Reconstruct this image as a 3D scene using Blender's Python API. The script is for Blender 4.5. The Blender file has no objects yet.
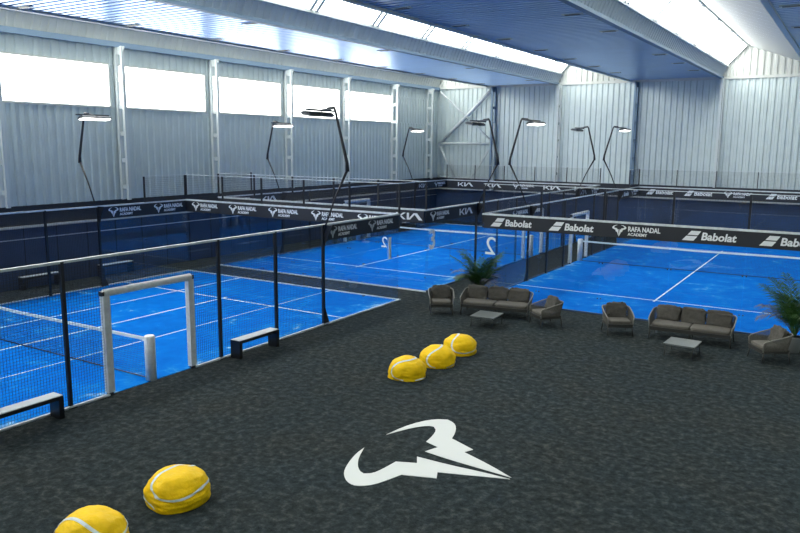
import bpy, math, random
from mathutils import Vector, Matrix, noise
random.seed(7)
S = bpy.context.scene
COL = S.collection
PI = math.pi

# ------------------------------------------------------------------ materials
def new_mat(name):
    m = bpy.data.materials.new(name); m.use_nodes = True
    nt = m.node_tree; b = nt.nodes['Principled BSDF']
    return m, nt, b

def mat(name, col, rough=0.6, metal=0.0, var=0.0, scale=4.0, bump=0.0, bscale=40.0, emit=0.0, spec=0.5):
    m, nt, b = new_mat(name)
    b.inputs['Base Color'].default_value = (*col, 1)
    b.inputs['Roughness'].default_value = rough
    b.inputs['Metallic'].default_value = metal
    b.inputs['Specular IOR Level'].default_value = spec
    tc = nt.nodes.new('ShaderNodeTexCoord')
    if var > 0:
        n = nt.nodes.new('ShaderNodeTexNoise'); n.inputs['Scale'].default_value = scale
        n.inputs['Detail'].default_value = 6
        nt.links.new(tc.outputs['Object'], n.inputs['Vector'])
        r = nt.nodes.new('ShaderNodeValToRGB')
        r.color_ramp.elements[0].position = 0.3; r.color_ramp.elements[1].position = 0.7
        r.color_ramp.elements[0].color = (*[c*(1-var) for c in col], 1)
        r.color_ramp.elements[1].color = (*[min(1, c*(1+var)) for c in col], 1)
        nt.links.new(n.outputs['Fac'], r.inputs['Fac'])
        nt.links.new(r.outputs['Color'], b.inputs['Base Color'])
    if bump > 0:
        n2 = nt.nodes.new('ShaderNodeTexNoise'); n2.inputs['Scale'].default_value = bscale
        n2.inputs['Detail'].default_value = 4
        nt.links.new(tc.outputs['Object'], n2.inputs['Vector'])
        bp = nt.nodes.new('ShaderNodeBump'); bp.inputs['Strength'].default_value = bump
        bp.inputs['Distance'].default_value = 0.06 if name.startswith('yellow') else 0.02
        nt.links.new(n2.outputs['Fac'], bp.inputs['Height'])
        nt.links.new(bp.outputs['Normal'], b.inputs['Normal'])
    if emit > 0:
        b.inputs['Emission Color'].default_value = (*col, 1)
        b.inputs['Emission Strength'].default_value = emit
    return m

def carpet_mat():
    m, nt, b = new_mat('carpet')
    tc = nt.nodes.new('ShaderNodeTexCoord')
    n = nt.nodes.new('ShaderNodeTexNoise'); n.inputs['Scale'].default_value = 7.0
    n.inputs['Detail'].default_value = 9; n.inputs['Roughness'].default_value = 0.72
    n.inputs['Distortion'].default_value = 0.15
    nt.links.new(tc.outputs['Object'], n.inputs['Vector'])
    r = nt.nodes.new('ShaderNodeValToRGB'); e = r.color_ramp.elements
    e[0].position = 0.33; e[0].color = (0.006, 0.009, 0.010, 1)
    e[1].position = 0.70; e[1].color = (0.060, 0.074, 0.075, 1)
    k = e.new(0.52); k.color = (0.020, 0.029, 0.033, 1)
    nt.links.new(n.outputs['Fac'], r.inputs['Fac'])
    n2 = nt.nodes.new('ShaderNodeTexNoise'); n2.inputs['Scale'].default_value = 0.6; n2.inputs['Detail'].default_value = 4
    nt.links.new(tc.outputs['Object'], n2.inputs['Vector'])
    r2 = nt.nodes.new('ShaderNodeValToRGB')
    r2.color_ramp.elements[0].position = 0.4; r2.color_ramp.elements[1].position = 0.7
    r2.color_ramp.elements[0].color = (1, 1, 1, 1); r2.color_ramp.elements[1].color = (1.15, 1.0, 0.9, 1)
    nt.links.new(n2.outputs['Fac'], r2.inputs['Fac'])
    mx = nt.nodes.new('ShaderNodeMix'); mx.data_type = 'RGBA'; mx.blend_type = 'MULTIPLY'
    mx.inputs[0].default_value = 1
    nt.links.new(r.outputs['Color'], mx.inputs[6]); nt.links.new(r2.outputs['Color'], mx.inputs[7])
    nt.links.new(mx.outputs[2], b.inputs['Base Color'])
    b.inputs['Roughness'].default_value = 0.97; b.inputs['Specular IOR Level'].default_value = 0.12
    n3 = nt.nodes.new('ShaderNodeTexNoise'); n3.inputs['Scale'].default_value = 60
    nt.links.new(tc.outputs['Object'], n3.inputs['Vector'])
    bp = nt.nodes.new('ShaderNodeBump'); bp.inputs['Strength'].default_value = 0.5; bp.inputs['Distance'].default_value = 0.01
    nt.links.new(n3.outputs['Fac'], bp.inputs['Height']); nt.links.new(bp.outputs['Normal'], b.inputs['Normal'])
    return m

def turf_mat():
    m, nt, b = new_mat('blue_turf')
    tc = nt.nodes.new('ShaderNodeTexCoord')
    n = nt.nodes.new('ShaderNodeTexNoise'); n.inputs['Scale'].default_value = 0.8
    n.inputs['Detail'].default_value = 9; n.inputs['Roughness'].default_value = 0.62; n.inputs['Distortion'].default_value = 1.2
    nt.links.new(tc.outputs['Object'], n.inputs['Vector'])
    r = nt.nodes.new('ShaderNodeValToRGB'); e = r.color_ramp.elements
    e[0].position = 0.3; e[0].color = (0.0, 0.12, 0.53, 1)
    e[1].position = 0.80; e[1].color = (0.30, 0.50, 0.72, 1)
    k = e.new(0.57); k.color = (0.0, 0.155, 0.60, 1)
    k = e.new(0.67); k.color = (0.01, 0.21, 0.62, 1)
    # pale sand gathers along the long edges of the court
    sx = nt.nodes.new('ShaderNodeSeparateXYZ'); nt.links.new(tc.outputs['Object'], sx.inputs[0])
    ad = nt.nodes.new('ShaderNodeMath'); ad.operation = 'ADD'; ad.inputs[1].default_value = 5.0; nt.links.new(sx.outputs['X'], ad.inputs[0])
    ab = nt.nodes.new('ShaderNodeMath'); ab.operation = 'ABSOLUTE'; nt.links.new(ad.outputs[0], ab.inputs[0])
    mr = nt.nodes.new('ShaderNodeMapRange'); mr.inputs['From Min'].default_value = 3.9; mr.inputs['From Max'].default_value = 4.9
    mr.inputs['To Max'].default_value = 0.13; nt.links.new(ab.outputs[0], mr.inputs['Value'])
    n5 = nt.nodes.new('ShaderNodeTexNoise'); n5.inputs['Scale'].default_value = 3.5; n5.inputs['Detail'].default_value = 8
    nt.links.new(tc.outputs['Object'], n5.inputs['Vector'])
    m5 = nt.nodes.new('ShaderNodeMath'); m5.operation = 'MULTIPLY_ADD'; m5.inputs[1].default_value = 0.35; m5.inputs[2].default_value = -0.175
    nt.links.new(n5.outputs['Fac'], m5.inputs[0])
    s1 = nt.nodes.new('ShaderNodeMath'); s1.operation = 'ADD'; nt.links.new(n.outputs['Fac'], s1.inputs[0]); nt.links.new(mr.outputs[0], s1.inputs[1])
    s2 = nt.nodes.new('ShaderNodeMath'); s2.operation = 'ADD'; nt.links.new(s1.outputs[0], s2.inputs[0]); nt.links.new(m5.outputs[0], s2.inputs[1])
    nt.links.new(s2.outputs[0], r.inputs['Fac'])
    nt.links.new(r.outputs['Color'], b.inputs['Base Color'])
    b.inputs['Roughness'].default_value = 0.95; b.inputs['Specular IOR Level'].default_value = 0.04
    n3 = nt.nodes.new('ShaderNodeTexNoise'); n3.inputs['Scale'].default_value = 80
    nt.links.new(tc.outputs['Object'], n3.inputs['Vector'])
    bp = nt.nodes.new('ShaderNodeBump'); bp.inputs['Strength'].default_value = 0.25; bp.inputs['Distance'].default_value = 0.01
    nt.links.new(n3.outputs['Fac'], bp.inputs['Height']); nt.links.new(bp.outputs['Normal'], b.inputs['Normal'])
    return m

def glass_mat():
    m = bpy.data.materials.new('court_glass'); m.use_nodes = True
    nt = m.node_tree; nt.nodes.clear()
    o = nt.nodes.new('ShaderNodeOutputMaterial')
    t = nt.nodes.new('ShaderNodeBsdfTransparent'); t.inputs[0].default_value = (0.945, 0.97, 0.985, 1)
    g = nt.nodes.new('ShaderNodeBsdfGlossy'); g.inputs['Roughness'].default_value = 0.02
    g.inputs['Color'].default_value = (0.9, 0.95, 1, 1)
    f = nt.nodes.new('ShaderNodeFresnel'); geo = nt.nodes.new('ShaderNodeNewGeometry'); mr = nt.nodes.new('ShaderNodeMapRange')
    mr.inputs['To Min'].default_value = 1.45; mr.inputs['To Max'].default_value = 1/1.45   # same reflectance from both faces of the thin pane
    nt.links.new(geo.outputs['Backfacing'], mr.inputs['Value']); nt.links.new(mr.outputs['Result'], f.inputs['IOR'])
    mx = nt.nodes.new('ShaderNodeMixShader')
    nt.links.new(f.outputs[0], mx.inputs[0]); nt.links.new(t.outputs[0], mx.inputs[1]); nt.links.new(g.outputs[0], mx.inputs[2])
    nt.links.new(mx.outputs[0], o.inputs[0])
    return m

def pane_mat(name, col, s):
    m = bpy.data.materials.new(name); m.use_nodes = True
    nt = m.node_tree; nt.nodes.clear()
    o = nt.nodes.new('ShaderNodeOutputMaterial')
    e = nt.nodes.new('ShaderNodeEmission'); e.inputs[0].default_value = (*col, 1); e.inputs[1].default_value = s
    nt.links.new(e.outputs[0], o.inputs[0])
    return m

M = dict(
    carpet=carpet_mat(), turf=turf_mat(), glass=glass_mat(),
    line=mat('white_line', (0.70, 0.80, 0.80), 0.85, var=0.12, scale=6),
    kerb=mat('pale_kerb', (0.62, 0.66, 0.70), 0.5),
    kerb2=mat('dark_blue_kerb', (0.02, 0.05, 0.12), 0.6),
    navy=mat('navy_panel', (0.028, 0.052, 0.115), 0.55, var=0.15, scale=1.5),
    steel=mat('corrugated_steel', (0.50, 0.575, 0.59), 0.45, metal=0.2, var=0.04, scale=2),
    steel2=mat('lit_corrugated_steel', (0.54, 0.62, 0.63), 0.42, metal=0.15, var=0.04, scale=2),  # same cladding as the left wall, the back wall's fuller light put into the colour
    upper=mat('white_corrugated', (0.52, 0.54, 0.52), 0.55, var=0.03, scale=2),
    deck=mat('galvanised_deck', (0.37, 0.54, 0.82), 0.30, metal=0.95, var=0.05, scale=0.8),  # blue reflection of the turf put into the galvanised base colour
    fascia=mat('ribbed_fascia', (0.42, 0.49, 0.58), 0.45, metal=0.2),
    slope=mat('white_roof_panel', (0.45, 0.46, 0.45), 0.6),
    white=mat('white_steel', (0.56, 0.61, 0.62), 0.45),
    blue_and_shaded=mat('blue_and_shaded_steel', (0.16, 0.24, 0.34), 0.45, metal=0.2),  # bluish roof beams, and the shaded tone painted on back wall columns
    ledge=mat('pale_concrete_ledge', (0.50, 0.52, 0.50), 0.8, var=0.1, scale=8),
    dark=mat('dark_band', (0.012, 0.017, 0.028), 0.6),
    black=mat('black_metal', (0.008, 0.010, 0.016), 0.42),
    rail=mat('worn_top_rail', (0.62, 0.67, 0.70), 0.4, metal=0.1, var=0.15, scale=8),
    wire=mat('mesh_wire', (0.012, 0.016, 0.026), 0.5),
    banner=mat('black_banner', (0.014, 0.018, 0.026), 0.55),
    print=mat('white_print', (0.80, 0.83, 0.85), 0.6),
    printgrey=mat('pale_grey_print', (0.50, 0.54, 0.57), 0.6),
    sticker=mat('number_sticker', (0.95, 0.97, 0.97), 0.6),
    pad=mat('white_padding', (0.70, 0.73, 0.74), 0.55, var=0.12, scale=9),
    tape=mat('white_net_tape', (0.78, 0.86, 0.84), 0.6),
    netcord=mat('dark_net', (0.012, 0.02, 0.05), 0.7),
    yellow=mat('yellow_fabric', (0.84, 0.53, 0.001), 0.6, spec=0.2, var=0.10, scale=5, bump=0.7, bscale=6),
    seam=mat('silver_seam', (0.60, 0.66, 0.66), 0.5),
    rope=mat('taupe_rope', (0.12, 0.115, 0.10), 0.8, var=0.25, scale=30),
    frame=mat('taupe_metal_frame', (0.20, 0.19, 0.17), 0.45),
    legm=mat('dark_leg', (0.03, 0.03, 0.028), 0.45),
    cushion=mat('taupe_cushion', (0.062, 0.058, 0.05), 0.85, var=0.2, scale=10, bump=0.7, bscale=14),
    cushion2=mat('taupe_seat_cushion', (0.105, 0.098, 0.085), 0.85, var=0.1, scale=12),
    tabletop=mat('grey_table_top', (0.11, 0.125, 0.125), 0.35, var=0.1, scale=10),
    leaf=mat('palm_green', (0.025, 0.085, 0.012), 0.6, var=0.4, scale=9),
    leafshade=mat('palm_shaded_green', (0.07, 0.075, 0.085), 0.6, var=0.3, scale=9),  # shade on the outer fronds put into a greyer leaf colour
    stem=mat('palm_stem', (0.16, 0.13, 0.05), 0.7),
    pot=mat('grey_pot', (0.2, 0.21, 0.21), 0.6),
    soil=mat('soil', (0.03, 0.02, 0.012), 0.95),
    benchtop=mat('pale_bench_top', (0.55, 0.60, 0.64), 0.35),
    lampbody=mat('lamp_housing', (0.05, 0.06, 0.075), 0.45),
    sky=pane_mat('daylight_glazing', (0.98, 1.0, 0.93), 8.2),
    win=pane_mat('daylight_window', (0.98, 1.0, 0.96), 4.5),
    led=pane_mat('led_strip', (1.0, 0.98, 0.94), 4.0),
    lens=mat('unlit_lens', (0.35, 0.37, 0.38), 0.3),
    logo=mat('logo_white_paint', (0.62, 0.64, 0.63), 0.8),
)

# ------------------------------------------------------------------ mesh builder
class MB:
    def __init__(s): s.v = []; s.f = []
    def quad(s, a, b, c, d):
        n = len(s.v); s.v += [tuple(a), tuple(b), tuple(c), tuple(d)]; s.f.append((n, n+1, n+2, n+3)); return s
    def box(s, x0, x1, y0, y1, z0, z1):
        n = len(s.v)
        s.v += [(x0,y0,z0),(x1,y0,z0),(x1,y1,z0),(x0,y1,z0),(x0,y0,z1),(x1,y0,z1),(x1,y1,z1),(x0,y1,z1)]
        s.f += [tuple(n+i for i in q) for q in ((0,3,2,1),(4,5,6,7),(0,1,5,4),(1,2,6,5),(2,3,7,6),(3,0,4,7))]
        return s
    def bar(s, p, q, w, h=None, up=(0,0,1)):
        h = h or w
        p = Vector(p); q = Vector(q); d = (q-p).normalized(); u = Vector(up)
        if abs(d.dot(u)) > 0.98: u = Vector((0,1,0))
        a = d.cross(u).normalized(); b = a.cross(d).normalized()
        n = len(s.v)
        for c in (p, q):
            for i, j in ((-1,-1),(1,-1),(1,1),(-1,1)):
                s.v.append(tuple(c + a*(i*w/2) + b*(j*h/2)))
        s.f += [tuple(n+i for i in f) for f in ((0,3,2,1),(4,5,6,7),(0,1,5,4),(1,2,6,5),(2,3,7,6),(3,0,4,7))]
        return s
    def tube(s, pts, r, k=8, cap=True):
        pts = [Vector(p) for p in pts]; rs = r if isinstance(r, (list, tuple)) else [r]*len(pts)
        base = len(s.v); ref = None
        for i, p in enumerate(pts):
            d = (pts[min(i+1, len(pts)-1)] - pts[max(i-1, 0)]).normalized()
            if ref is None:
                u = Vector((0,0,1)) if abs(d.z) < 0.9 else Vector((1,0,0))
                a = d.cross(u).normalized()
            else:
                a = (ref - d*ref.dot(d)).normalized()
            ref = a; b = d.cross(a)
            for j in range(k):
                t = 2*PI*j/k
                s.v.append(tuple(p + (a*math.cos(t) + b*math.sin(t))*rs[i]))
        for i in range(len(pts)-1):
            for j in range(k):
                o = base+i*k; s.f.append((o+j, o+(j+1)%k, o+k+(j+1)%k, o+k+j))
        if cap:
            s.f.append(tuple(base+j for j in reversed(range(k))))
            o = base+(len(pts)-1)*k; s.f.append(tuple(o+j for j in range(k)))
        return s
    def poly_prism(s, pts, off):
        n = len(s.v); k = len(pts); off = Vector(off)
        s.v += [tuple(p) for p in pts] + [tuple(Vector(p)+off) for p in pts]
        s.f.append(tuple(range(n, n+k))); s.f.append(tuple(reversed(range(n+k, n+2*k))))
        for i in range(k): s.f.append((n+i, n+k+i, n+k+(i+1)%k, n+(i+1)%k))
        return s
    def build(s, name, m, parent=None, smooth=False, loc=None):
        me = bpy.data.meshes.new(name); me.from_pydata(s.v, [], s.f); me.materials.append(m); me.update()
        if smooth:
            for p in me.polygons: p.use_smooth = True
        o = bpy.data.objects.new(name, me); COL.objects.link(o)
        if parent: o.parent = parent
        if loc: o.location = loc
        return o

def tag(o, label, cat, group=None):
    o['label'] = label; o['category'] = cat
    if group: o['group'] = group
    return o
def thing(name, label, cat, loc=(0,0,0), rz=0, group=None):
    o = bpy.data.objects.new(name, None); COL.objects.link(o); o.empty_display_size = 0.2
    o.location = loc; o.rotation_euler = (0, 0, rz)
    return tag(o, label, cat, group)
def struct(o): o['kind'] = 'structure'; return o
def copy_tree(o, parent=None):
    c = o.copy(); COL.objects.link(c); c.parent = parent
    for ch in list(o.children): copy_tree(ch, c)
    return c
ORD = ['nearest', 'second', 'third', 'fourth', 'fifth', 'sixth', 'seventh', 'eighth', 'ninth', 'tenth', 'eleventh', 'twelfth']

# ------------------------------------------------------------------ camera
r = Vector((0.847643, 0.530503, 0.008262)); u = Vector((-0.094636, 0.135851, 0.986199)); f = Vector((-0.522059, 0.836727, -0.165358))
cam = bpy.data.cameras.new('camera'); co = bpy.data.objects.new('camera', cam); COL.objects.link(co)
mw = Matrix((( r.x, u.x, -f.x, 12.64537), (r.y, u.y, -f.y, -10.15730), (r.z, u.z, -f.z, 5.13287), (0,0,0,1)))
co.matrix_world = mw
cam.sensor_width = 36; cam.lens = 730.39*36/800; cam.clip_end = 300; cam.clip_start = 0.1
S.camera = co

# ------------------------------------------------------------------ hall
XW, XE, YN, YS = -12.0, 24.2, 34.0, -16.0
H1, HB, H4 = 2.88, 2.42, 3.86

struct(MB().box(XW-0.3, XE+0.3, YS-0.3, YN+0.3, -0.2, 0).build('floor', M['carpet']))

def corr_x(x, y0, y1, z0, z1, pitch=0.33, d=0.045, face=1):   # sheet in the plane X = x, running along Y
    mb = MB(); y = y0; prof = []
    while y < y1:
        for t, o in ((0, 0), (0.38, 0), (0.5, 1), (0.88, 1)):
            yy = y + t*pitch
            if yy <= y1: prof.append((yy, o))
        y += pitch
    prof.append((y1, 0))
    n = 0
    for yy, o in prof:
        mb.v += [(x + face*o*d, yy, z0), (x + face*o*d, yy, z1)]
    for i in range(len(prof)-1): mb.f.append((2*i, 2*i+2, 2*i+3, 2*i+1))
    return mb
def corr_y(y, x0, x1, z0, z1, pitch=0.33, d=0.045, face=-1):
    mb = MB(); x = x0; prof = []
    while x < x1:
        for t, o in ((0, 0), (0.38, 0), (0.5, 1), (0.88, 1)):
            xx = x + t*pitch
            if xx <= x1: prof.append((xx, o))
        x += pitch
    prof.append((x1, 0))
    for xx, o in prof:
        mb.v += [(xx, y + face*o*d, z0), (xx, y + face*o*d, z1)]
    for i in range(len(prof)-1): mb.f.append((2*i, 2*i+1, 2*i+3, 2*i+2))
    return mb

# left wall
colsY = [-10.9, -6.05, -1.2, 3.66, 8.5, 13.35, 18.3, 23.15, 28.1]
wy = [(a+0.03, b-0.25 if b < 28 else b) for a, b in zip(colsY[:-1], colsY[1:])]
wl = corr_x(XW, YS, YN, 2.9, 6.45)
up = corr_x(XW, YS, YN, 8.03, 8.75)
for piece in [up] + [corr_x(XW, a, b, 6.45, 8.03) for a, b in zip([YS]+[w[1] for w in wy], [w[0] for w in wy]+[YN])]:
    n = len(wl.v); wl.v += piece.v; wl.f += [tuple(n+i for i in q) for q in piece.f]
struct(wl.build('wall_left', M['steel']))
for i, (a, b) in enumerate(wy):
    w = MB()
    w.box(XW-0.02, XW+0.07, a, b, 6.39, 6.47); w.box(XW-0.02, XW+0.05, a, b, 8.01, 8.07)
    w.box(XW-0.02, XW+0.07, a, a+0.05, 6.45, 8.03); w.box(XW-0.02, XW+0.07, b-0.06, b, 6.45, 8.03)
    o = struct(w.build('window_%d' % (i+1), M['ledge']))
    MB().box(XW-0.04, XW-0.01, a, b, 6.45, 8.03).build('pane', M['win'], o)
nb = MB().box(XW-0.15, XW+0.0, YS, YN, 0, 2.2)
struct(nb.build('wall_left_base', M['navy']))
struct(MB().box(XW-0.15, XW+0.03, YS, YN, 2.2, 2.9).build('trim_1', M['dark']))
struct(MB().box(XW-0.05, XW+0.16, YS, YN, 2.13, 2.21).build('trim_2', M['ledge']))
pj = MB()
y = YS+0.4
while y < YN: pj.box(XW, XW+0.012, y, y+0.03, 0, 2.12); y += 1.25
struct(pj.build('trim_3', M['dark']))
struct(MB().box(XW, XW+0.02, YS, YN, 1.72, 1.75).build('trim_4', M['rail']))

# back wall
struct(corr_y(YN, XW, XE, 2.9, 8.78).build('wall_back', M['steel2']))
struct(corr_y(YN+0.02, XW, XE, 8.9, 10.8).build('wall_back_upper', M['upper']))
struct(MB().box(XW, XE, YN-0.10, YN+0.1, 8.76, 8.91).build('trim_5', M['upper']))
struct(MB().box(XW, XE, YN, YN+0.15, 0, 2.2).build('wall_back_base', M['navy']))
struct(MB().box(XW, XE, YN-0.03, YN+0.15, 2.2, 2.9).build('trim_6', M['dark']))
struct(MB().box(XW, XE, YN-0.16, YN+0.05, 2.13, 2.21).build('trim_7', M['ledge']))
# walls behind and beside the camera
struct(corr_x(XE, YS, YN, 0, 9.4, face=-1).build('wall_right', M['steel2']))
struct(corr_y(YS, XW, XE, 0, 10.8, face=1).build('wall_front', M['steel2']))

# roof
decks = [(-8.32, -3.6), (0.78, 5.72), (10.2, 15.0), (19.4, 24.3)]
def deck_mesh(x0, x1, y0, y1, z=8.9, pitch=0.3, d=0.19):
    mb = MB(); prof = []; y = y0
    while y < y1:
        for t, o in ((0, 0), (0.58, 0), (0.61, 1), (0.97, 1)):
            if y+t*pitch <= y1: prof.append((y+t*pitch, o))
        y += pitch
    prof.append((y1, 0))
    for yy, o in prof: mb.v += [(x0, yy, z+o*d), (x1, yy, z+o*d)]
    for i in range(len(prof)-1): mb.f.append((2*i, 2*i+2, 2*i+3, 2*i+1))
    return mb
for i, (a, b) in enumerate(decks):
    struct(deck_mesh(a, b, YS, YN).build('ceiling' if i == 0 else 'ceiling.%03d' % i, M['deck']))
trimn = [8]
def trim(mb, m, smooth=False):
    o = struct(mb.build('trim_%d' % trimn[0], m, smooth=smooth)); trimn[0] += 1; return o
def inclined(x0, z0, x1, z1, y0, y1, pitch=0.3, d=0.035):
    mb = MB(); prof = []; y = y0
    L = math.hypot(x1-x0, z1-z0); nx, nz = (z1-z0)/L, -(x1-x0)/L
    while y < y1:
        for t, o in ((0, 0), (0.6, 0), (0.7, 1), (0.9, 1)):
            if y+t*pitch <= y1: prof.append((y+t*pitch, o))
        y += pitch
    prof.append((y1, 0))
    for yy, o in prof: mb.v += [(x0+nx*o*d, yy, z0+nz*o*d), (x1+nx*o*d, yy, z1+nz*o*d)]
    for i in range(len(prof)-1): mb.f.append((2*i, 2*i+2, 2*i+3, 2*i+1))
    return mb
gables = [(-12.0, -8.32, 8.86), (-3.6, 0.78, 8.9), (5.72, 10.2, 8.9), (15.0, 19.4, 8.9)]
wn = len(wy)+1
for gi, (xa, xb, zb) in enumerate(gables):
    trim(inclined(xa+0.02, zb, xa+0.24, 9.42, YS, YN), M['upper'] if gi == 0 else M['fascia'])
    if gi == 0:
        trim(MB().box(xa, xa+0.22, YS, YN, 8.68, 8.88), M['blue_and_shaded'])
    else:
        trim(MB().box(xa-0.06, xa+0.14, YS, YN, 8.80, 8.91), M['blue_and_shaded'])
    trim(MB().box(xa+0.20, xa+0.34, YS, YN, 9.40, 9.50), M['white'])
    gx0, gz0, gx1, gz1 = xa+0.28, 9.48, xa+1.22, 10.48
    fr = MB(); pn = MB()
    y = 9.79 - 3.64*7
    nx, nz = (gz1-gz0)/math.hypot(gx1-gx0, gz1-gz0), -(gx1-gx0)/math.hypot(gx1-gx0, gz1-gz0)
    while y < YN:
        if y > YS:
            for dy in (-0.16, 0.16):
                fr.bar((gx0+nx*0.03, y+dy, gz0+nz*0.03), (gx1+nx*0.03, y+dy, gz1+nz*0.03), 0.15, 0.05)
        y += 3.64
    fr.bar((gx1, YS, gz1), (gx1, YN, gz1), 0.09); 
    o = struct(fr.build('window_%d' % wn, M['white'])); wn += 1
    pn.poly_prism([(gx0, YS, gz0), (gx1, YS, gz1), (gx1, YN-0.35, gz1), (gx0, YN-0.35, gz0)], (-0.03*nx, 0, -0.03*nz))
    pn.build('pane', M['sky'], o)
    trim(MB().poly_prism([(gx0, YN-0.35, gz0), (gx1, YN-0.35, gz1), (gx1, YN, gz1), (gx0, YN, gz0)], (-0.03*nx, 0, -0.03*nz)), M['white'])
    sl = MB()
    yy = YS
    while yy < YN:
        y2 = min(yy+1.0, YN)
        sl.quad((gx1, yy, gz1+0.02), (xb, yy, 9.25), (xb, y2-0.015, 9.25), (gx1, y2-0.015, gz1+0.02))
        sl.quad((gx1, y2-0.015, gz1+0.02), (xb, y2-0.015, 9.25), (xb, y2, 9.262), (gx1, y2, gz1+0.032))
        yy = y2
    struct(sl.build('ceiling.%03d' % (4+gi), M['slope']))
    # beam closing the deck on its left edge
    trim(MB().box(xb-0.12, xb+0.0, YS, YN, 8.93, 9.3).box(xb-0.16, xb+0.02, YS, YN, 8.84, 8.94), M['upper'] if gi == 0 else M['white'])

# recessed fixtures along both edges of the decks
def fixture():
    t = thing('ceiling_fixture', '', 'ceiling fixture')
    MB().box(-0.30, 0.30, -0.12, 0.12, 0.05, 0.12).build('housing', M['white'], t)
    MB().box(-0.22, 0.22, -0.075, 0.075, 0.04, 0.05).build('slot', M['black'], t)
    return t
fix0 = None
skip = {(3, 3), (4, 4)}
for row, (x, y0, dy, n, nm) in enumerate(((-8.0, 2.57, 3.7, 9, 'left edge of the pale deck'), (-4.3, 7.88, 7.78, 4, 'right edge of the pale deck'),
                          (1.3, 8.0, 3.5, 7, 'left edge of the large blue deck'), (5.12, 7.6, 3.65, 7, 'right edge of the large blue deck'), (10.65, 12.87, 4.05, 5, 'blue deck in the top right corner'))):
    for i in range(n):
        if (row, i) in skip: continue
        cnt = i - sum(1 for q in skip if q[0] == row and q[1] < i)
        if fix0 is None: fix0 = fx = fixture()
        else: fx = copy_tree(fix0)
        fx.location = (x, y0+dy*i, 8.83)
        tag(fx, '%s ceiling slot fixture on the %s' % (ORD[cnt], nm), 'ceiling fixture', 'recessed ceiling fixtures')

# lattice columns
def lattice_column(name, x, y, axis, h, m, label, group):
    t = thing(name, label, 'column', (x, y, 2.9), 0, group)
    h -= 2.9
    dx, dy = (0.42, 0) if axis == 'x' else (0, -0.42)
    MB().box(-0.05+dx*0.1, 0.05+dx*0.1+0.03, -0.06, 0.05, 0, h).build('chord', m, t)
    MB().box(dx-0.06, dx+0.06, dy-0.06, dy+0.06, 0, h).build('chord', m, t)
    z = 0.5
    while z < h-0.3:
        b = MB()
        b.bar((0, 0, z), (dx, dy, z), 0.05, 0.16); b.build('batten', m, t); z += 1.02
    MB().poly_prism([(0, 0, h-0.02), (dx*1.35, dy*1.35, h-0.02), (dx*1.1, dy*1.1, h-0.3), (0, 0, h-0.3)], (0, 0.04, 0) if axis == 'x' else (0.04, 0, 0)).build('haunch', m, t)
    return t
vis = [c for c in colsY if c > 2] + [32.4]
for i, y in enumerate(vis):
    lattice_column('lattice_column', XW+0.08, y, 'x', 8.7, M['white'],
                   'white lattice steel column on the left wall, ' + (ORD[i] + ' from the left edge' if i else 'nearest, cut by the left edge of the photo'), 'lattice columns of the left wall')
for i, x in enumerate((-7.75, -3.35, 1.25, 5.85, 10.4, 15.0)):
    lattice_column('lattice_column', x, YN-0.08, 'y', 8.78, M['white'] if i in (1, 3) else M['blue_and_shaded'],  # darker columns have their shaded side painted in as slate blue
                   'lattice steel column on the back wall, %s from the left corner' % ORD[i].replace('nearest', 'first'), 'lattice columns of the back wall')
# wind bracing of the corner bay
t = thing('wall_bracing', 'pale tubular steel cross bracing in the left corner bay of the back wall', 'bracing', (-11.7, YN-0.35, 2.9))
W_ = 4.0
MB().tube([(0, 0, 0.05), (W_, 0, 0.05)], 0.05).tube([(0, 0, 2.3), (W_, 0, 2.3)], 0.07).build('horizontal_tube', M['white'], t, True)
MB().tube([(0.0, 0.05, 2.2), (W_-0.1, 0.05, 5.8)], 0.12, 10).build('diagonal_tube', M['rail'], t, True)
MB().tube([(0.1, -0.05, 5.7), (W_-0.1, -0.05, 2.5)], 0.045).build('diagonal_tube', M['rail'], t, True)
MB().tube([(0.05, 0, 2.2), (1.3, 0, 0)], 0.06).build('knee_brace', M['white'], t, True)
MB().tube([(W_-0.05, 0, 2.2), (W_-1.5, 0, 0)], 0.06).build('knee_brace', M['white'], t, True)
MB().box(W_-0.1, W_+0.14, -0.1, 0.1, -0.7, 3.6).build('stub_post', M['white'], t)

# ------------------------------------------------------------------ emblems and lettering
E1 = [(5.904,0.23),(5.962,0.687),(6.095,1.096),(6.268,1.36),(6.478,1.467),(6.648,1.399),(6.79,1.229),(6.908,0.955),(6.966,0.723),(7.497,0.495),(7.418,0.321),(8.001,0.097),(8.473,-0.133),(7.918,-0.101),(7.357,-0.073),(6.847,-0.015),(6.946,0.259),(6.659,0.352),(6.625,0.634),(6.551,0.903),(6.431,1.023),(6.311,1.002),(6.128,0.767),(5.974,0.413)]
E2 = [(6.841,-0.27),(7.456,-0.258),(8.011,-0.203),(8.477,-0.192),(7.896,-0.415),(7.411,-0.593),(7.505,-0.793),(6.976,-0.981),(6.898,-1.259),(6.805,-1.5),(6.673,-1.644),(6.543,-1.69),(6.379,-1.627),(6.219,-1.474),(6.123,-1.323),(6.016,-1.061),(5.92,-0.716),(5.898,-0.45),(6.041,-0.815),(6.201,-1.075),(6.349,-1.23),(6.462,-1.274),(6.572,-1.191),(6.62,-0.978),(6.648,-0.626),(6.969,-0.485)]
def smooth_poly(P):
    # round only the flat-angled corners (the horn curves), keep the sharp ones
    out = []; n = len(P)
    for i in range(n):
        a, b, c = Vector(P[i-1]), Vector(P[i]), Vector(P[(i+1) % n])
        ang = (b-a).angle(c-b)
        if ang < 0.75: out += [tuple(b.lerp(a, 0.25)), tuple(b.lerp(c, 0.25))]
        else: out.append(tuple(b))
    return out
E1s, E2s = smooth_poly(E1), smooth_poly(E2)
lg = MB()
for E in (E1s, E2s):
    pts = [(x, y, 0.003) for x, y in E]
    lg.poly_prism(pts, (0, 0, 0.006))
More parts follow.
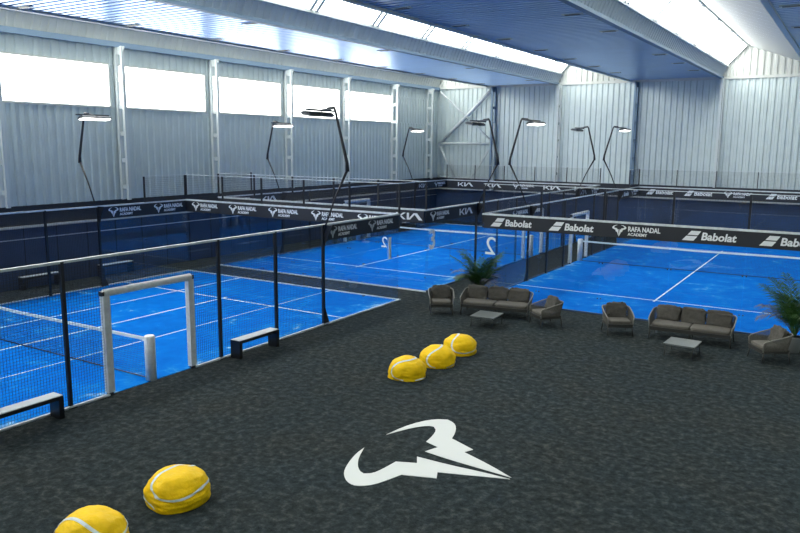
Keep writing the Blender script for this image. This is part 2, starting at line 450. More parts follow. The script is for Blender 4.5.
tag(lg.build('floor_logo', M['logo']), 'large white bull head emblem laid on the dark carpet', 'floor logo')

def text_mesh(body, size, offset=0.0, shear=0.0, spacing=1.0):
    c = bpy.data.curves.new('lettering', 'FONT'); c.body = body; c.size = size; c.offset = offset
    c.shear = shear; c.extrude = 0.004; c.space_character = spacing; c.align_x = 'LEFT'; c.resolution_u = 3
    o = bpy.data.objects.new('lettering', c); COL.objects.link(o)
    bpy.context.view_layer.update()
    me = bpy.data.meshes.new_from_object(o.evaluated_get(bpy.context.evaluated_depsgraph_get()))
    bpy.data.objects.remove(o); me.name = 'lettering'
    return me
def add_mesh(name, me, m, parent, mtx):
    me.materials.clear(); me.materials.append(m)
    o = bpy.data.objects.new(name, me); COL.objects.link(o); o.parent = parent; o.matrix_local = mtx; return o
ROT = Matrix.Rotation(PI/2, 4, 'X')      # text plane XY -> upright XZ, reads from -Y
T_R = text_mesh('RAFA NADAL', 0.20, 0.006, spacing=0.98)
T_A = text_mesh('ACADEMY', 0.12, 0.003)
T_B = text_mesh('Babolat', 0.36, 0.011, shear=0.15)
def logo_rafa(p, x, z, m):
    mb = MB()
    s = 0.42/3.15
    for E in (E1s, E2s):
        pts = [(x+0.2+(yy+0.14)*s, -0.02, z+(8.47-xx)*s-0.17) for xx, yy in E]
        mb.poly_prism(pts, (0, 0.012, 0))
    mb.build('emblem', m, p)
    w = max(v.co.x for v in T_R.vertices); sc = 0.93/w
    add_mesh('lettering', T_R, m, p, Matrix.Translation((x+0.46, -0.015, z+0.0)) @ ROT @ Matrix.Diagonal((sc, 1, 1, 1)))
    add_mesh('lettering', T_A, m, p, Matrix.Translation((x+0.46, -0.015, z-0.13)) @ ROT)
def logo_kia(p, x, z, m):
    mb = MB(); H = 0.24; z -= 0.12; t = 0.055
    def stroke(a, b, w=t):
        w *= 1.3
        a = (x+a[0], z+a[1]*H); b = (x+b[0], z+b[1]*H)
        mb.poly_prism([(a[0]-w/2, -0.02, a[1]), (a[0]+w/2, -0.02, a[1]), (b[0]+w/2, -0.02, b[1]), (b[0]-w/2, -0.02, b[1])], (0, 0.012, 0))
    stroke((0.10, 0), (0.10, 1)); stroke((0.15, 0.35), (0.42, 1), 0.08); stroke((0.24, 0.55), (0.42, 0.0), 0.08)
    stroke((0.56, 1), (0.56, 0), 0.07); stroke((0.60, 0.0), (0.84, 1.0), 0.07); stroke((0.86, 1.0), (1.08, 0), 0.11)
    mb.build('lettering', m, p)
def logo_bab(p, x, z, m):
    mb = MB(); y = -0.02
    mb.poly_prism([(x+0.14, y, z+0.02), (x+0.24, y, z+0.14), (x+0.50, y, z+0.14), (x+0.42, y, z+0.02)], (0, 0.012, 0))
    mb.poly_prism([(x+0.0, y, z-0.14), (x+0.11, y, z-0.01), (x+0.41, y, z-0.01), (x+0.31, y, z-0.14)], (0, 0.012, 0))
    mb.build('emblem', m, p)
    w = max(v.co.x for v in T_B.vertices); sc = 0.93/w
    add_mesh('lettering', T_B, m, p, Matrix.Translation((x+0.50, -0.015, z-0.10)) @ ROT @ Matrix.Diagonal((sc, 0.82, 1, 1)))
LOGO = dict(R=logo_rafa, K=logo_kia, B=logo_bab)
def banner(x, y, ang, length, marks, label, pm='print', z0=HB, z1=H1-0.03, thick=0.02, start=0.5, pitch=2.0, width=None):
    """local +x runs along the fence, reads from local -y"""
    t = thing('advertising_banner', label, 'banner', (x, y, z0), ang, 'black sponsor banners on the fences')
    MB().box(0, length, -0.012, 0.012, 0, z1-z0).build('backing', M['banner'], t)
    zc = (z1-z0)/2
    for i, c in enumerate(marks):
        if c == '-': continue
        LOGO[c](t, start+pitch*i, zc, M[pm])
    return t

# ------------------------------------------------------------------ padel courts
def court_lines(L, W):
    mb = MB(); z0, z1 = 0.012, 0.016; w = 0.055
    for s in (-1, 1):
        mb.box(-W, 0, s*6.95-w/2, s*6.95+w/2, z0, z1)
    mb.box(-W/2-w/2, -W/2+w/2, -7.15, 7.15, z0, z1)
    return mb
def make_court(name_label, x_right, y_mid, extra=False, km=('kerb', 'kerb')):
    t = thing('court_turf', name_label, 'court', (x_right, y_mid, 0), 0, 'blue padel court surfaces')
    MB().box(-10, 0, -10, 10, 0.0, 0.012).build('turf', M['turf'], t)
    mb = court_lines(20, 10)
    if extra:
        for x in (-2.82, -7.18): mb.box(x-0.022, x+0.022, -10, 10, 0.012, 0.015)
    mb.build('court_line', M['line'], t)
    for a, b in ((-10.07, -10.01), (10.01, 10.07)):
        MB().box(-10.07, 0.07, a, b, 0, 0.04).build('kerb', M[km[0]], t)
    for a, b in ((-10.07, -10.01), (0.01, 0.07)):
        for c, d in ((-10, -1.15), (1.15, 10)):
            MB().box(a, b, c, d, 0, 0.04).build('kerb', M[km[1]], t)
    return t
make_court('blue turf of the front left padel court with extra white side lines', 0, 0, True)
make_court('blue turf of the padel court in the middle, behind the front left court', 0, 21.75, False, ('kerb', 'kerb2'))
make_court('blue turf of the right padel court behind the rope seating', 12.2, 21.75, False, ('kerb2', 'kerb2'))

def mesh_wires(mb, x0, x1, z0, z1, pitch, w, y=0.0):
    """wires in the local plane y"""
    h = w/2
    n = max(1, round((x1-x0)/pitch))
    for i in range(n+1):
        x = x0+(x1-x0)*i/n
        k = len(mb.v)
        mb.v += [(x-h, y, z0), (x, y-h, z0), (x+h, y, z0), (x, y+h, z0), (x-h, y, z1), (x, y-h, z1), (x+h, y, z1), (x, y+h, z1)]
        mb.f += [(k, k+1, k+5, k+4), (k+1, k+2, k+6, k+5), (k+2, k+3, k+7, k+6), (k+3, k, k+4, k+7)]
    n = max(1, round((z1-z0)/pitch))
    for i in range(n+1):
        z = z0+(z1-z0)*i/n
        k = len(mb.v)
        mb.v += [(x0, y-h, z), (x0, y, z-h), (x0, y+h, z), (x0, y, z+h), (x1, y-h, z), (x1, y, z-h), (x1, y+h, z), (x1, y, z+h)]
        mb.f += [(k, k+1, k+5, k+4), (k+1, k+2, k+6, k+5), (k+2, k+3, k+7, k+6), (k+3, k, k+4, k+7)]
    return mb

def side_fence(x, ym, label, y_lo=-10, y_hi=10, tall_ends=(False, False), pitch=0.06, w=0.006, flip=1):
    """long side of a court: mesh in the middle, glass at the ends, gate in the middle. local x runs along world Y."""
    t = thing('side_fence', label, 'fence', (x, ym, 0), PI/2, 'long side fences of the courts')
    P = 0.07
    for px in (-6, -4, -2, 2, 4, 6):
        if y_lo-0.1 <= px <= y_hi+0.1:
            mb = MB().box(px-P/2, px+P/2, -P/2, P/2, 0, H1)
            if abs(px) == 6:
                s = 1 if px > 0 else -1
                mb.poly_prism([(px+s*P/2, -0.02, 0), (px+s*0.25, -0.02, 0), (px+s*P/2, -0.02, 0.55)], (0, 0.04, 0))
                mb.poly_prism([(px, -P/2, H1), (px, -0.34, H1), (px, -P/2, H1-0.6)], (0.03, 0, 0))
            mb.box(px-0.09, px+0.09, -0.09, 0.09, 0, 0.015)
            mb.build('post', M['black'], t)
    spans = [(-6, -4), (-4, -2), (-2, -1.12), (1.12, 2), (2, 4), (4, 6)]
    for a, b in spans:
        if a < y_lo or b > y_hi: continue
        mesh_wires(MB(), a+P/2 if abs(a) > 1.2 else a, b-P/2 if abs(b) > 1.2 else b, 0.05, H1-0.03, pitch, w).build('mesh_panel', M['wire'], t)
    mesh_wires(MB(), -1.12, 1.12, 2.22, H1-0.03, pitch, w).build('mesh_panel', M['wire'], t)
    for a, b in ((-10, -8), (-8, -6), (6, 8), (8, 10)):
        if a < y_lo or b > y_hi: continue
        MB().box(a+0.01, b-0.01, -0.006, 0.006, 0.03, H1-0.03).build('glass_panel', M['glass'], t)
        c = MB()
        for q in (a+0.03, b-0.03):
            for z in (0.5, 1.5): c.tube([(q, -0.02, z), (q, 0.02, z)], 0.02, 8)
        c.build('glass_clamp', M['kerb2'], t)
    MB().box(max(y_lo, -10), min(y_hi, 10), -0.03, 0.03, H1-0.03, H1+0.02).build('top_rail', M['rail'], t)
    for side, (a, b) in zip(tall_ends, ((-10, -8), (8, 10))):
        if side:
            mesh_wires(MB(), a, b, H1+0.03, H4, pitch*1.2, w*0.7).build('mesh_panel', M['wire'], t)
            q = a if side == 'far' else (b if a > 0 else a)
            for q in (a+0.02, b-0.02):
                MB().box(q-0.025, q+0.025, -0.025, 0.025, H1, H4).build('post', M['black'], t)
            MB().box(a, b, -0.012, 0.012, H4, H4+0.02).build('top_rail', M['rail'], t)
    return t

def end_fence(x0, y, label, posts=range(0, 11, 2), pitch=0.07, w=0.0045):
    t = thing('end_fence', label, 'fence', (x0, y, 0), 0, 'glass end fences of the courts')
    for a in range(0, 10, 2):
        MB().box(a+0.01, a+1.99, -0.006, 0.006, 0.03, H1-0.03).build('glass_panel', M['glass'], t)
        mesh_wires(MB(), a, a+2, H1+0.03, H4, pitch, w).build('mesh_panel', M['wire'], t)
    w_ = 0.06 if y < 20 else 0.035
    for p in range(0, 11, 2):
        MB().box(p-w_/2, p+w_/2, 0.012, 0.06, H1-0.45, H4).build('post', M['black'], t)
    c = MB()
    for p in range(2, 10, 2):
        for q in (p-0.05, p+0.05):
            for z in (0.5, 1.6): c.tube([(q, -0.02, z), (q, 0.02, z)], 0.02, 8)
    c.build('glass_clamp', M['kerb2'], t)
    MB().box(0, 10, -0.035, 0.035, H1-0.03, H1+0.03).build('top_rail', M['rail'], t)
    MB().box(0, 10, -0.01, 0.01, H4, H4+0.02).build('upper_rail', M['rail'], t)
    return t

side_fence(0, 0, 'black mesh and glass side fence of the front left court beside the carpet')
side_fence(-10, 0, 'black mesh and glass fence of the front left court along the left hall wall', tall_ends=(False, True))
end_fence(-10, 10, 'frameless glass end fence of the front left court')
end_fence(-10, 11.75, 'frameless glass near end fence of the middle court')
side_fence(0, 21.75, 'side fence of the middle court beside the carpet aisle to the right court')
side_fence(-10, 21.75, 'side fence of the middle court along the left hall wall', tall_ends=(True, False))
end_fence(-10, 31.75, 'far glass end fence of the middle court below the back wall')
end_fence(2.2, 11.75, 'glass near end fence of the right court behind the rope seating')
side_fence(2.2, 21.75, 'left side fence of the right court beside the carpet aisle', tall_ends=(False, True))
side_fence(12.2, 21.75, 'right side fence of the right court, at the right edge')
end_fence(2.2, 31.75, 'far glass end fence of the right court below the back wall')

# banners
banner(0.03, 6.05, PI/2, 3.9, 'RR', 'black banner with two grey bull emblems on the glass beside the carpet', 'printgrey', start=0.15)
banner(-9.97, 6.05, PI/2, 3.9, 'RR', 'black banner with two bull emblems on the left side of the front left court', 'print', start=0.35)
banner(-9.95, 9.97, 0, 9.9, 'RRRRR', 'long black banner with a row of bull emblems, front left court end', start=0.35)
banner(0.04, 11.8, PI/2, 3.9, 'RK', 'black banner with bull emblem and KIA on the corner glass of the middle court', 'print', start=0.2, pitch=2.15)
banner(-9.95, 11.728, 0, 9.9, '----K', 'dark banner with KIA at its right end, near end of the middle court', start=0.7, pitch=2.0)
banner(-9.97, 11.8, PI/2, 3.9, 'RK', 'black banner on the left side of the middle court, seen above the end banner', start=0.4)
banner(-9.97, 27.8, PI/2, 3.9, 'KR', 'small black banner with KIA and bull emblem at the far left corner', 'printgrey', start=0.3)
banner(-9.95, 31.70, 0, 9.9, 'KKRKK', 'black banner with KIA lettering on the far end of the middle court', start=0.75, pitch=1.92)
banner(0.04, 27.8, PI/2, 3.9, 'KR', 'small dark banner at the far right corner of the middle court', 'printgrey', start=0.3)
banner(2.25, 11.728, 0, 9.9, 'BBRBB', 'long black banner with Babolat and RAFA NADAL ACADEMY on the glass behind the seating', start=0.25, pitch=2.0)
banner(2.24, 27.8, PI/2, 3.9, 'BR', 'small dark banner with Babolat at the far left corner of the right court', 'printgrey', start=0.3)
banner(2.24, 11.8, PI/2, 3.9, 'BR', 'dark banner on the left side glass of the right court', 'printgrey', start=0.3)
banner(2.25, 31.70, 0, 9.9, 'BBRBB', 'black banner with Babolat lettering on the far end of the right court', start=0.4)

# number stickers on the glass
def sticker(ch, x, y, z, ang, label, mirror=False, size=0.95, off=0.02):
    me = text_mesh(ch, size, off)
    w = max(v.co.x for v in me.vertices)
    s = Matrix.Diagonal((-1 if mirror else 1, 1, 1, 1))
    o = add_mesh('number_sticker', me, M['sticker'], None, Matrix.Translation((x, y, z)) @ Matrix.Rotation(ang, 4, 'Z') @ ROT @ s)
    tag(o, label, 'number')
sticker('1', 0.03, 9.2, 1.5, PI/2, 'pale number 1 sticker on the corner glass of the front left court')
sticker('3', 0.03, 11.98, 1.5, PI/2, 'pale number 3 sticker on the corner glass of the middle court')
sticker('2', 2.72, 11.73, 1.55, 0, 'pale mirrored number 2 sticker on the left corner glass of the right court', True, 0.85, 0.0)
sticker('2', -0.42, 9.98, 1.75, 0, 'small pale mirrored number just left of the number 1', True, 0.5, 0.0)  # mirrored digit set against the end glass

# nets
def make_net(xr, ym, label):
    t = thing('padel_net', label, 'net', (xr-5, ym, 0), 0, 'padel nets')
    mb = MB(); n = 40
    nm = MB()
    mesh_wires(nm, -4.85, 4.85, 0.02, 0.88, 0.05, 0.0045).build('netting', M['netcord'], t)
    zt = lambda x: 0.88+0.04*abs(x)/5
    tp = MB()
    for i in range(20):
        a = -4.9+9.8*i/20; b = -4.9+9.8*(i+1)/20
        tp.poly_prism([(a, -0.012, zt(a)-0.05), (b, -0.012, zt(b)-0.05), (b, -0.012, zt(b)+0.02), (a, -0.012, zt(a)+0.02)], (0, 0.024, 0))
    tp.build('top_tape', M['tape'], t)
    MB().tube([(-4.85, 0, 0.03), (0, 0, 0.025), (4.85, 0, 0.03)], 0.012, 6).build('bottom_cord', M['black'], t)
    for x in (-4.92, 4.92):
        mb = MB().tube([(x, 0, 0.0), (x, 0, 0.98), (x, 0, 1.0)], [0.115, 0.115, 0.095], 20)
        p = mb.build('post_padding', M['pad'], t, False)
        for k, poly in enumerate(p.data.polygons): poly.use_smooth = len(poly.vertices) == 4
        MB().tube([(x, 0, 0.3), (x, 0, 0.306)], 0.117, 20).tube([(x, 0, 0.62), (x, 0, 0.626)], 0.117, 20).build('strap', M['rail'], p)
    return t
make_net(0, 0, 'net of the front left court with white tape and padded end post')
make_net(0, 21.75, 'net across the middle court with white top tape')
make_net(12.2, 21.75, 'net across the right court behind the long banner')

# padded gate frames
def gate(x, ym, label):
    t = thing('gate_frame', label, 'gate', (x, ym, 0), PI/2, 'white padded gate frames')
    H = 2.14
    for s in (-1, 1):
        MB().box(s*1.1-0.075, s*1.1+0.075, -0.06, 0.06, 0.06, H-0.06).build('side_padding', M['pad'], t)
        MB().box(s*1.1-0.05, s*1.1+0.05, -0.045, 0.045, 0, 0.06).build('foot', M['black'], t)
        MB().box(s*1.17-0.03, s*1.17+0.03, -0.05, 0.05, H-0.06, H+0.03).build('corner_bracket', M['black'], t)
    MB().tube([(-1.12, 0, H-0.01), (1.12, 0, H-0.01)], 0.08, 12).build('top_padding', M['pad'], t, True)
    return t
gate(0, 0, 'white padded gate frame around the front left net post')
gate(-10, 0, 'white padded gate frame on the far side of the front left court')
gate(0, 21.75, 'white padded gate frame of the middle court beside the carpet aisle')
gate(-10, 21.75, 'white padded gate frame on the far left side of the middle court')
gate(2.2, 21.75, 'white padded gate frame on the left side of the right court')

# benches
def bench(x, y, L, label, ang=PI/2):
    t = thing('bench', label, 'bench', (x, y, 0), ang, 'black metal benches beside the fences')
    D = 0.30
    MB().box(-L/2, L/2, -D/2, D/2, 0.37, 0.44).build('seat_frame', M['black'], t)
    MB().box(-L/2+0.01, L/2-0.01, -D/2+0.01, D/2-0.01, 0.44, 0.455).build('seat', M['benchtop'], t)
    for s in (-1, 1):
        a = s*(L/2-0.05)
        MB().box(a-0.05, a+0.05, -D/2, D/2, 0, 0.37).build('leg', M['black'], t)
    return t
bench(0.30, 2.88, 1.42, 'black bench with pale top by the fence, to the right of the gate')
bench(0.25, -3.1, 1.42, 'black bench with pale top by the fence, at the left edge')
bench(-11.75, 4.75, 1.45, 'dark bench against the left hall wall, seen through the mesh fence')
bench(-11.75, 7.9, 1.45, 'farther dark bench against the left hall wall, behind the padded gate')
bench(-10.4, 27.9, 1.45, 'dark bench at the far left side of the middle court')

# floodlight poles
def floodlight(x, y, s, lit, label):
    """s = outward direction along X; the head hangs on the court side (-s)"""
    t = thing('floodlight_pole', label, 'floodlight', (x, y, H1), 0, 'bent floodlight poles of the courts')
    MB().tube([(0, 0, -0.25), (s*0.45, 0, 0.8), (s*0.86, 0, 1.56)], [0.026, 0.026, 0.04], 8).build('lower_pole', M['black'], t, True)
    MB().tube([(s*0.86, 0, 1.5), (s*0.84, 0, 1.75), (s*0.46, 0, 3.14), (s*0.42, 0, 3.22), (s*0.2, 0, 3.20)], [0.06, 0.045, 0.035, 0.035, 0.03], 8).build('upper_pole', M['black'], t, True)
    hd = MB(); a = -s
    cx = -s*0.02
    hd.box(cx-0.05, cx+0.05, -0.62, 0.62, 3.12, 3.17)
    hd.bar((s*0.42, 0, 3.2), (cx, 0, 3.14), 0.06)
    h = hd.build('crossarm', M['lampbody'], t)
    for k in (-0.29, 0.29):
        c = Vector((cx - s*0.12, k, 3.02))
        tilt = -s*0.16
        b = MB()
        ax = Vector((math.cos(tilt), 0, math.sin(tilt))); az = Vector((-math.sin(tilt), 0, math.cos(tilt)))
        def P(u_, v_, w_): return c + ax*u_ + Vector((0, v_, 0)) + az*w_
        prof = [(-0.17, 0.0), (0.17, 0.0), (0.16, 0.04), (0.08, 0.09), (-0.08, 0.09), (-0.16, 0.04)]
        b.poly_prism([P(pu, -0.26, pw) for pu, pw in prof], (0, 0.52, 0))
        hh = b.build('lamp_head', M['lampbody'], t)
        bl = MB()
        bl.poly_prism([P(-0.13, -0.24, -0.002), P(0.13, -0.24, -0.002), P(0.13, 0.24, -0.002), P(-0.13, 0.24, -0.002)], az*(-0.03))
        bl.build('lens', M['led'] if lit else M['lens'], hh)
    return t
floodlight(-10, 6, -1, True, 'lit floodlight pole at the left, in front of the first wall column')
floodlight(-10, 15.75, -1, True, 'lit floodlight pole before the left wall, beside the third wall column')
floodlight(-10, 27.75, -1, True, 'small lit floodlight pole near the left wall corner')
floodlight(0, 6, 1, False, 'tall dark floodlight pole on the near corner post, against the window')
floodlight(0, 15.75, 1, False, 'dark floodlight pole before the corner bracing of the back wall')
floodlight(2.2, 15.75, -1, True, 'lit floodlight pole right of the dark column on the back wall')
floodlight(0, 27.75, 1, False, 'small dark floodlight pole, left one of the far pair')
floodlight(2.2, 27.75, -1, True, 'small lit floodlight pole, right one of the far pair')

# ------------------------------------------------------------------ beanbags shaped as half tennis balls
def bag_surface(d, R, H, seed, lean=(0, 0)):
    """point of the bag surface in unit direction d (d.z can be negative)"""
    x, y, z = d
    r2 = math.hypot(x, y)
    # rounded dome with a fat belly near the ground
    zc = 0.36*H
    px, py = x*R, y*R
    if z >= 0: pz = zc + (H-zc)*z
    else: pz = zc + zc*max(z*1.5, -1.0); 
    if z < 0:
        k = 1.0 + 0.02*math.sin(-z*PI)
        if z*1.5 < -1: k = 1.0; 
        q = min(1.0, r2 + 0.30*min(1, -z*1.5)) / max(r2, 1e-6)
        q = min(q, 1.35); px *= q; py *= q
    n = noise.noise(Vector((x*1.7+seed, y*1.7, z*1.7)))*0.07 + (noise.ridged_multi_fractal(Vector((x*1.5+seed*3, y*1.5, z*4.0)), 1.0, 2.2, 3, 1.0, 2.0)-1.2)*0.030
    s = 1.0 + n - 0.02
    px *= s; py *= s; pz = zc + (pz-zc)*(s if z > 0 else 1)
    px += lean[0]*pz; py += lean[1]*pz
    return Vector((px, py, max(pz, 0.004)))
def beanbag(x, y, R, H, rot, kb, seed, label, lean=(0, 0)):
    t = thing('beanbag', label, 'beanbag', (x, y, 0), 0, 'yellow tennis ball beanbags')
    mb = MB(); nu, nv = 96, 52
    for j in range(nv+1):
        ph = -PI/2 + PI*j/nv
        for i in range(nu):
            th = 2*PI*i/nu
            mb.v.append(tuple(bag_surface((math.cos(ph)*math.cos(th), math.cos(ph)*math.sin(th), math.sin(ph)), R, H, seed, lean)))
    for j in range(nv):
        for i in range(nu):
            mb.f.append((j*nu+i, j*nu+(i+1) % nu, (j+1)*nu+(i+1) % nu, (j+1)*nu+i))
    mb.build('cover', M['yellow'], t, True)
    # seam band
    Q = Matrix.Rotation(rot[2], 3, 'Z') @ Matrix.Rotation(rot[1], 3, 'Y') @ Matrix.Rotation(rot[0], 3, 'X')
    pts = []
    n = 220
    for i in range(n):
        a = 2*PI*i/n
        d = Vector(((1-kb)*math.cos(a)+kb*math.cos(3*a), (1-kb)*math.sin(a)-kb*math.sin(3*a), 2*math.sqrt(kb*(1-kb))*math.sin(2*a)))
        pts.append((Q @ d.normalized()).normalized())
    hw = 0.055; ok = [p.z >= -0.55 for p in pts]
    st = ok.index(False) if False in ok else 0
    sb = MB(); L = 1.012
    def S_(d, s, k, lift): return bag_surface((d+s*k).normalized(), R*lift, H*lift, seed, lean)
    for w_ in range(n+1):
        i = (st+w_) % n
        a, b = pts[i], pts[(i+1) % n]
        if w_ == n or not (ok[i] and ok[(i+1) % n]):
            if len(sb.f) > 8: sb.build('seam_band', M['seam'], t, True)
            sb = MB(); continue
        ta = (b-pts[i-1]).normalized(); tb = (pts[(i+2) % n]-a).normalized()
        sa, sc = a.cross(ta).normalized(), b.cross(tb).normalized()
        sb.quad(S_(a, sa, -hw, L), S_(b, sc, -hw, L), S_(b, sc, 0, L+0.004), S_(a, sa, 0, L+0.004))
        sb.quad(S_(a, sa, 0, L+0.004), S_(b, sc, 0, L+0.004), S_(b, sc, hw, L), S_(a, sa, hw, L))
    return t
beanbag(4.46, 3.30, 0.43, 0.46, (-1.892, -0.598, 2.105), 0.125, 1.3, 'yellow tennis ball beanbag, nearest of the row of three')
beanbag(4.58, 4.48, 0.43, 0.46, (0.976, -2.565, -0.554), 0.13, 4.1, 'yellow tennis ball beanbag in the middle of the row of three')
beanbag(4.55, 5.68, 0.43, 0.46, (0.895, -0.254, 2.753), 0.12, 7.7, 'yellow tennis ball beanbag, farthest of the row of three')
beanbag(4.66, -3.42, 0.47, 0.48, (1.643, -0.257, -0.051), 0.34, 2.2, 'large yellow tennis ball beanbag alone on the carpet at lower left')
beanbag(4.73, -4.88, 0.45, 0.49, (1.012, 0.293, -1.979), 0.14, 9.4, 'yellow tennis ball beanbag cut off by the bottom edge of the photo')

# ------------------------------------------------------------------ rope seating
def cushion(mb, c, sx, sy, sz, tilt=0.0, rz=0.0, p=0.28, seed=0.0, wr=0.012, nu=28, nv=16):
    """soft box: superellipsoid with wrinkles"""
    def sp(v, e): return math.copysign(abs(v)**e, v)
    Rm = Matrix.Rotation(rz, 3, 'Z') @ Matrix.Rotation(tilt, 3, 'X')
    base = len(mb.v)
    for j in range(nv+1):
        ph = -PI/2+PI*j/nv
        for i in range(nu):
            th = 2*PI*i/nu
            d = Vector((sp(math.cos(ph), p*1.6)*sp(math.cos(th), p), sp(math.cos(ph), p*1.6)*sp(math.sin(th), p), sp(math.sin(ph), p*1.6)))
            n = noise.noise(Vector((d.x*2.1+seed, d.y*2, d.z*3.1)))*wr*1.5 + noise.noise(Vector((d.x*5+seed, d.y*2, d.z*6)))*wr
            q = Vector((d.x*sx/2, d.y*sy/2, d.z*sz/2)); q += d.normalized()*n
            mb.v.append(tuple(Vector(c) + Rm @ q))
    for j in range(nv):
        for i in range(nu):
            mb.f.append((base+j*nu+i, base+j*nu+(i+1) % nu, base+(j+1)*nu+(i+1) % nu, base+(j+1)*nu+i))
    return mb
def lounge(name, label, cat, W, D, x, y, rz, n_seat, n_back, group, seed, src=None):
    t = thing(name, label, cat, (x, y, 0), rz, group)
    hw, hd = W/2, D/2
    # legs
    for sx in (-1, 1):
        for sy in (-1, 1):
            MB().tube([(sx*(hw-0.03), sy*(hd-0.05), 0.30), (sx*(hw-0.01), sy*(hd-0.01), 0.0)], [0.02, 0.013], 8).build('leg', M['legm'], t, True)
    if n_seat > 1:
        for sy in (-1, 1):
            MB().tube([(0, sy*(hd-0.08), 0.30), (0, sy*(hd-0.08), 0.0)], [0.02, 0.013], 8).build('leg', M['legm'], t, True)
    MB().box(-hw+0.02, hw-0.02, -hd+0.00, hd-0.04, 0.245, 0.335).build('seat_frame', M['legm'], t)
    # frame outline: front arm up, along arm sloping to the back top, across
    ol = lambda s: [(s*(hw-0.02), -hd+0.02, 0.28), (s*(hw+0.00), -hd+0.01, 0.50), (s*(hw+0.02), -hd+0.06, 0.545), (s*(hw+0.035), -0.02, 0.62), (s*(hw+0.03), hd-0.10, 0.69), (s*(hw-0.02), hd+0.01, 0.71), (s*(hw-0.10), hd+0.04, 0.715)]
    L = ol(-1); Rr = list(reversed(ol(1)))
    MB().tube(L + Rr, 0.016, 8).build('arm_frame', M['frame'], t, True)
    # woven rope cords between the seat frame and the outline
    path = [Vector(p) for p in L[1:] + Rr[:-1]]
    cum = [0]
    for a, b in zip(path[:-1], path[1:]): cum.append(cum[-1]+(b-a).length)
    def at(s):
        for i in range(len(path)-1):
            if s <= cum[i+1]: return path[i].lerp(path[i+1], (s-cum[i])/(cum[i+1]-cum[i]))
        return path[-1]
    low = [Vector((-hw+0.02, -hd+0.02, 0.30)), Vector((-hw+0.02, hd-0.10, 0.30)), Vector((-hw+0.12, hd-0.03, 0.30)), Vector((hw-0.12, hd-0.03, 0.30)), Vector((hw-0.02, hd-0.10, 0.30)), Vector((hw-0.02, -hd+0.02, 0.30))]
    cl = [0]
    for a, b in zip(low[:-1], low[1:]): cl.append(cl[-1]+(b-a).length)
    def atl(s):
        for i in range(len(low)-1):
            if s <= cl[i+1]+1e-9: return low[i].lerp(low[i+1], (s-cl[i])/(cl[i+1]-cl[i]))
        return low[-1]
    n = int(cum[-1]/0.024); mb = MB()
    for i in range(n+1):
        k = i/n
        mb.bar(at(k*cum[-1]), atl(k*cl[-1]), 0.013, 0.010)
    mb.build('woven_back', M['rope'], t)
    # cushions
    sw = (W-0.10)/n_seat
    for i in range(n_seat):
        cx = -hw+0.05+sw*(i+0.5)
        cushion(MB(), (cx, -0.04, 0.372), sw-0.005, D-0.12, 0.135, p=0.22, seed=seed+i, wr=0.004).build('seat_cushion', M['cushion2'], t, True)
    bw = (W-0.12)/n_back
    for i in range(n_back):
        cx = -hw+0.06+bw*(i+0.5)
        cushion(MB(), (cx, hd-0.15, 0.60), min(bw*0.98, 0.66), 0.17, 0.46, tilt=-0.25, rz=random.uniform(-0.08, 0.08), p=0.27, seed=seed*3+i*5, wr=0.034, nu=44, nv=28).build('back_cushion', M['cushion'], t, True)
    return t
g1, g2 = 'woven rope lounge chairs', 'woven rope sofas'
lounge('armchair', 'taupe rope armchair left of the left sofa, nearest the middle court', 'armchair', 0.70, 0.70, 2.07, 9.20, math.atan2(0.45, 0.54)-0.12, 1, 1, g1, 1.1)
lounge('sofa', 'taupe three cushion rope sofa of the left seating group, palm behind it', 'sofa', 2.06, 0.78, 3.62, 9.88, 0.20, 2, 3, g2, 2.3)
lounge('armchair', 'taupe rope armchair right of the left sofa, turned towards it', 'armchair', 0.70, 0.70, 5.33, 9.56, -0.72, 1, 1, g1, 3.7)
lounge('armchair', 'taupe rope armchair between the two seating groups, left of the right sofa', 'armchair', 0.70, 0.70, 7.33, 9.76, 0.52, 1, 1, g1, 4.9)
lounge('sofa', 'taupe three cushion rope sofa of the right seating group', 'sofa', 2.06, 0.78, 9.20, 10.15, 0.03, 2, 3, g2, 6.1)
lounge('armchair', 'taupe rope armchair at the right edge, beside the palm', 'armchair', 0.70, 0.70, 11.17, 9.24, -0.98, 1, 1, g1, 8.3)
def coffee_table(x, y, rz, W, D, label):
    t = thing('coffee_table', label, 'coffee table', (x, y, 0), rz, 'low grey coffee tables')
    MB().box(-W/2, W/2, -D/2, D/2, 0.295, 0.325).build('table_top', M['tabletop'], t)
    for sx in (-1, 1):
        for sy in (-1, 1):
            MB().tube([(sx*(W/2-0.04), sy*(D/2-0.04), 0.295), (sx*(W/2-0.03), sy*(D/2-0.03), 0)], 0.012, 8).build('leg', M['legm'], t, True)
    return t
coffee_table(3.93, 8.55, 0.06, 0.72, 0.80, 'low grey coffee table in front of the left sofa')
coffee_table(9.29, 8.55, -0.05, 0.74, 0.74, 'low grey coffee table in front of the right sofa')

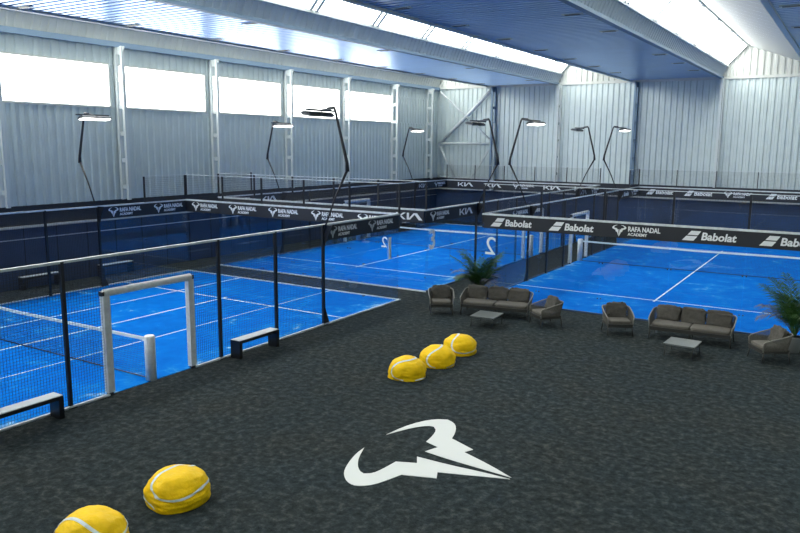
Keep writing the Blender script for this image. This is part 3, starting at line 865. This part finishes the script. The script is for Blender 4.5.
# ------------------------------------------------------------------ potted palms
def palm(x, y, H, label, seed, spread=0.75):
    rnd = random.Random(seed)
    t = thing('potted_palm', label, 'palm', (x, y, 0), 0, 'potted palms')
    p = MB().tube([(0,0,0), (0,0,0.02), (0,0,0.40), (0,0,0.42), (0,0,0.42), (0,0,0.36)], [0.13, 0.15, 0.20, 0.205, 0.18, 0.175], 20).build('pot', M['pot'], t, True)
    MB().tube([(0,0,0.35), (0,0,0.37)], 0.178, 20).build('soil', M['soil'], p)
    for k in range(24):
        az = rnd.uniform(0, 2*PI); inner = k < 15
        el = rnd.uniform(1.05, 1.45) if inner else rnd.uniform(0.45, 1.05)
        L = (rnd.uniform(0.7, 1.0) if inner else rnd.uniform(0.6, 0.85))*(H-0.35)
        d = Vector((math.cos(az), math.sin(az), 0))
        pts = []; n = 16; pos = Vector((0, 0, 0.37)); ang = max(el, 1.15)
        drop = rnd.uniform(0.6, 1.0) if inner else rnd.uniform(1.3, 2.1)
        for i in range(n+1):
            pts.append(pos.copy())
            pos = pos + (d*math.cos(ang) + Vector((0,0,1))*math.sin(ang))*(L/n)
            ang -= drop/n*(1.3 if i > n*0.35 else 0.4)
        fr = MB(); fr.tube(pts, [0.010*(1-0.75*i/n) + 0.002 for i in range(n+1)], 5)
        side = Vector((0,0,1)).cross(d).normalized()
        for i in range(int(n*0.25), n+1):
            tt = (pts[min(i+1, n)]-pts[max(i-1, 0)]).normalized()
            kk = i/n; ll = 0.30*math.sin(PI*min(1, 0.12+kk*0.80))*(H/1.6)+0.05
            for half in (0, 0.5):
                if i+half > n: continue
                P0 = pts[i].lerp(pts[min(i+1, n)], half)
                for s in (-1, 1):
                    dr = (side*s*0.75 + tt*0.65 + Vector((0,0,rnd.uniform(-0.15, 0.25)))).normalized()
                    q1 = P0 + dr*ll*0.5 + Vector((0,0,0.01)); q2 = P0 + dr*ll + Vector((0,0,-0.28*ll))
                    wv = tt.cross(dr).cross(dr).normalized()*0.013
                    fr.quad(P0-wv*0.4, q1-wv, q1+wv, P0+wv*0.4)
                    m_ = len(fr.v); fr.v += [tuple(q1-wv), tuple(q2), tuple(q1+wv)]; fr.f.append((m_, m_+1, m_+2))
        fr.build('frond', M['leaf'] if (inner or k % 3 == 0) else M['leafshade'], t)
    return t
palm(2.55, 11.0, 2.0, 'potted palm behind the left sofa', 11)
palm(11.62, 10.35, 2.15, 'tall potted palm at the right edge behind the armchair', 23)

# ------------------------------------------------------------------ light
w = bpy.data.worlds.new('world'); S.world = w; w.use_nodes = True
w.node_tree.nodes['Background'].inputs[0].default_value = (0.85, 0.93, 1.0, 1)
w.node_tree.nodes['Background'].inputs[1].default_value = 1.0
S.cycles.transparent_max_bounces = 48
S.cycles.max_bounces = 10; S.cycles.diffuse_bounces = 4
S.view_settings.view_transform = 'Standard'; S.view_settings.look = 'None'
S.view_settings.exposure = 0.68; S.view_settings.gamma = 1.0; S.view_settings.use_curve_mapping = False
